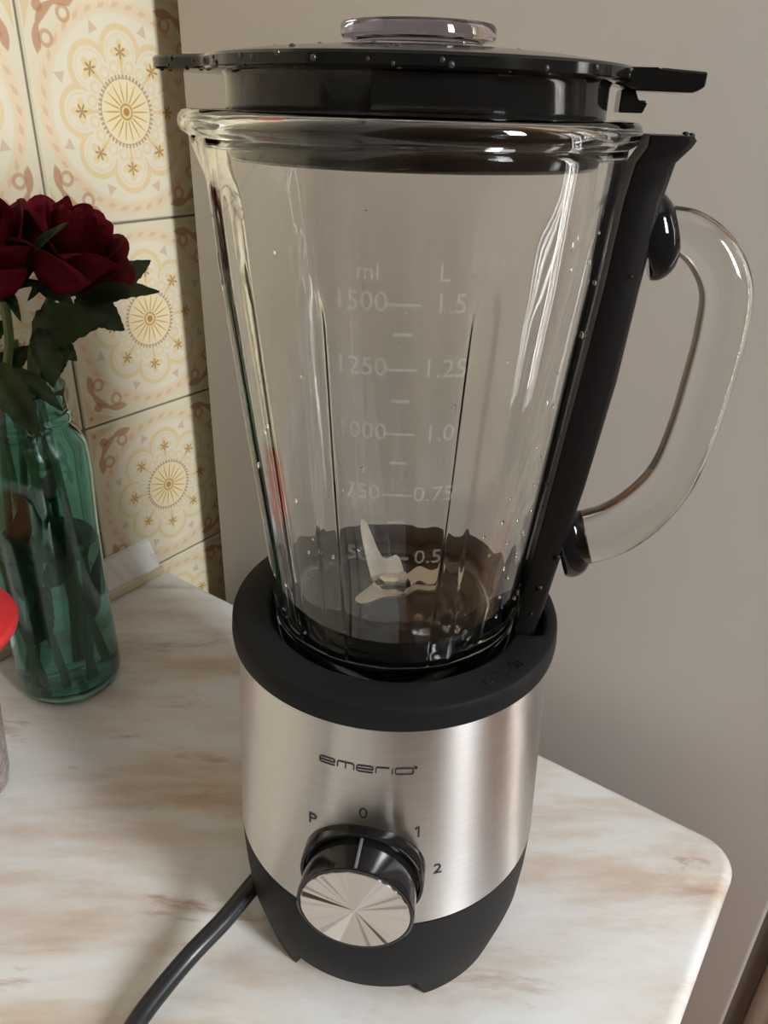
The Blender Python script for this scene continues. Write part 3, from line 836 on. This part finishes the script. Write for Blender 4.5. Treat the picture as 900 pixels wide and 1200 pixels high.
def rose(label, base, axis, size, stem_pts, leaves, seed):
    root = tag(empty('rose', (VX, VY, 0)), label, 'rose', 'dark red roses in the teal vase')
    ax = Vector(axis).normalized(); q_ = ax.to_track_quat('Z', 'Y').to_matrix().to_4x4()
    T = Matrix.Translation(base) @ q_ @ Matrix.Scale(size, 4)
    rnd = random.Random(seed); k = 0
    layers = [(3, .0015, .0050, .010, .0400, 0.0, 1.6), (3, .003, .0090, .006, .0405, .0004, 1.5), (4, .004, .0130, .003, .0400, .0010, 1.20), (4, .005, .0170, .000, .0385, .0026, 1.10), (4, .006, .0205, -.002, .0345, .0052, 1.00), (3, .006, .0225, -.003, .0290, .0080, .95)]
    for cnt, r0, r1, h0, h1, cl_, sp in layers:
        for i in range(cnt):
            b_ = petal_mesh(2*PI*(i+rnd.uniform(-.12, .12))/cnt+k*.6, sp, r0, r1, h0, h1*rnd.uniform(.95, 1.04), cl_*rnd.uniform(.7, 1.3), seed*100+k*10+i)
            b_.transform(T); link('petal', b_, M_petal, root, angle=80)
        k += 1
    cb = lathe([(0, -.006), (.004, -.005), (.0060, 0), (.0062, .004), (.003, .008), (0, .008)], 16); cb.transform(T)
    link('calyx', cb, M_stem, root)
    for i in range(5):
        a = 2*PI*i/5+.3; c0 = Vector((.005*math.cos(a), .005*math.sin(a), .001)); c1 = Vector((.019*math.cos(a), .019*math.sin(a), -.004+.010*(i % 2)))
        b_ = leaf_mesh(c0, c1, .0030, Vector((0, 0, 1)), .25, .02); b_.transform(T); link('sepal', b_, M_leaf, root, angle=80)
    pts = [P_(*p) for p in stem_pts]+[Vector(base)-ax*.003*size]
    link('stem', tube(catmull(pts, 6), .0028, 10), M_stem, root)
    for (a, c, wd, nr) in leaves:
        link('leaf', leaf_mesh(P_(*a), P_(*c), wd, P_(*nr)), M_leaf, root, angle=80)
    return root
cam_n = (0, -1, .5)
rose('dark red rose leaning right against the patterned tiles', P_(.0345, -.010, .2975), P_(.0210, -.010, .0400), 1.22,
     [(-.016, .012, .0120), (-.004, .004, .120), (.010, -.004, .232), (.018, -.008, .268)],
     [((.0159, -.012, .270), (.0580, -.034, .2840), .0150, (-.3, -1, .5)), ((.0450, -.006, .2857), (.0960, -.008, .2940), .0095, (0, -.8, .8)), ((.0440, -.002, .2870), (.0735, -.005, .2670), .0120, (.3, -1, .4)),
      ((.0600, .014, .2860), (.0985, .018, .3060), .0095, (0, -1, .4)), ((.0233, -.018, .3030), (.0420, -.022, .2900), .0075, (0, -1, .6))], 3)
rose('dark red rose at the left edge of the photo', P_(.0040, -.012, .2985), P_(-.0060, -.014, .0400), 1.28,
     [(.012, -.014, .0120), (.006, -.006, .120), (-.002, -.006, .232), (.003, -.008, .268)],
     [((-.012, -.018, .2930), (.0237, -.022, .3068), .0085, (0, -.8, 1)), ((.022, -.034, .322), (.0430, -.042, .3390), .0026, (0, -1, .5)), ((.0198, -.020, .2762), (.0228, -.032, .2420), .0100, (.2, -1, .1))], 5)
# leafy stems with no bloom in view
def leafy(label, pts, leaves):
    root = tag(empty('leafy_stem', (VX, VY, 0)), label, 'stem', 'leafy stems in the teal vase')
    link('stem', tube(catmull([P_(*p) for p in pts], 6), .0026, 10), M_stem, root)
    for (a, c, wd, nr) in leaves: link('leaf', leaf_mesh(P_(*a), P_(*c), wd, P_(*nr)), M_leaf, root, angle=80)
leafy('green stem whose broad leaf hangs over the front of the vase neck', [(.018, .004, .012), (.008, -.010, .120), (-.004, -.016, .232), (-.008, -.022, .262)],
      [((-.0070, -.024, .2590), (.0066, -.046, .2175), .0115, (-.2, -1, .3)), ((-.0017, -.022, .2530), (.0245, -.042, .2325), .0070, (0, -.7, .8)), ((-.010, -.020, .262), (-.030, -.036, .238), .010, (0, -1, .4))])
leafy('green stem with leaves behind the roses at the left', [(-.020, -.008, .012), (-.012, -.008, .120), (-.014, .004, .232), (-.026, .010, .285)],
      [((-.020, .006, .262), (.004, .002, .276), .010, (0, -1, .5)), ((-.026, .010, .285), (-.050, .012, .300), .012, (0, -1, .5)), ((-.016, .002, .240), (.016, -.006, .262), .009, (0, -1, .4))])
leafy('green stem with small leaves at the right of the vase mouth', [(.004, .020, .012), (.010, .012, .120), (.016, .008, .232), (.026, .006, .262)],
      [((.016, .004, .238), (.034, -.006, .252), .0080, (0, -1, .3)), ((.026, .006, .262), (.040, -.004, .250), .0085, (.2, -1, .3))])
leafy('green stem deep in the vase between the rose stems', [(-.004, -.022, .012), (-.010, .006, .120), (.004, .010, .228), (.006, .012, .262)],
      [((-.002, -.012, .095), (.016, -.020, .140), .009, (0, -1, .2)), ((-.010, -.004, .080), (-.022, -.014, .130), .008, (0, -1, .2)), ((-.004, .004, .150), (.016, -.006, .175), .009, (0, -1, .2))])

leafy('green stem leaning against the right wall of the vase', [(.010, -.018, .012), (.018, -.008, .110), (.014, -.004, .225), (.016, .002, .250)],
      [((.016, -.012, .060), (.028, -.012, .110), .008, (0, -1, .2)), ((.018, -.008, .110), (.004, -.020, .150), .010, (0, -1, .2))])
leafy('green stem leaning against the left wall of the vase', [(-.016, -.014, .012), (-.022, -.004, .110), (-.010, .000, .225), (-.014, .006, .255)],
      [((-.018, -.012, .050), (-.004, -.024, .100), .009, (0, -1, .2)), ((-.022, -.006, .110), (-.008, -.018, .160), .010, (0, -1, .2))])
# ------------------------------------------------------------------ jar with a red lid
jar = tag(empty('jar', (.1414, .4231, 0)), 'grey brown jar with a wide red lid at the left edge', 'jar')
link('body', lathe([(0, .0003), (.0235, .0003), (.0275, .003), (.0290, .010), (.0322, .053), (.0350, .100), (.0350, .112), (0, .112)], 64), M_jar, jar)
link('lid', lathe([(0, .1125), (.0380, .1125), (.0450, .1142), (.0505, .1180), (.0545, .1225), (.0548, .1250), (.0530, .1280), (.0480, .1300), (.040, .1310), (0, .1310)], 96), M_red, jar, label='wide rounded red plastic lid')
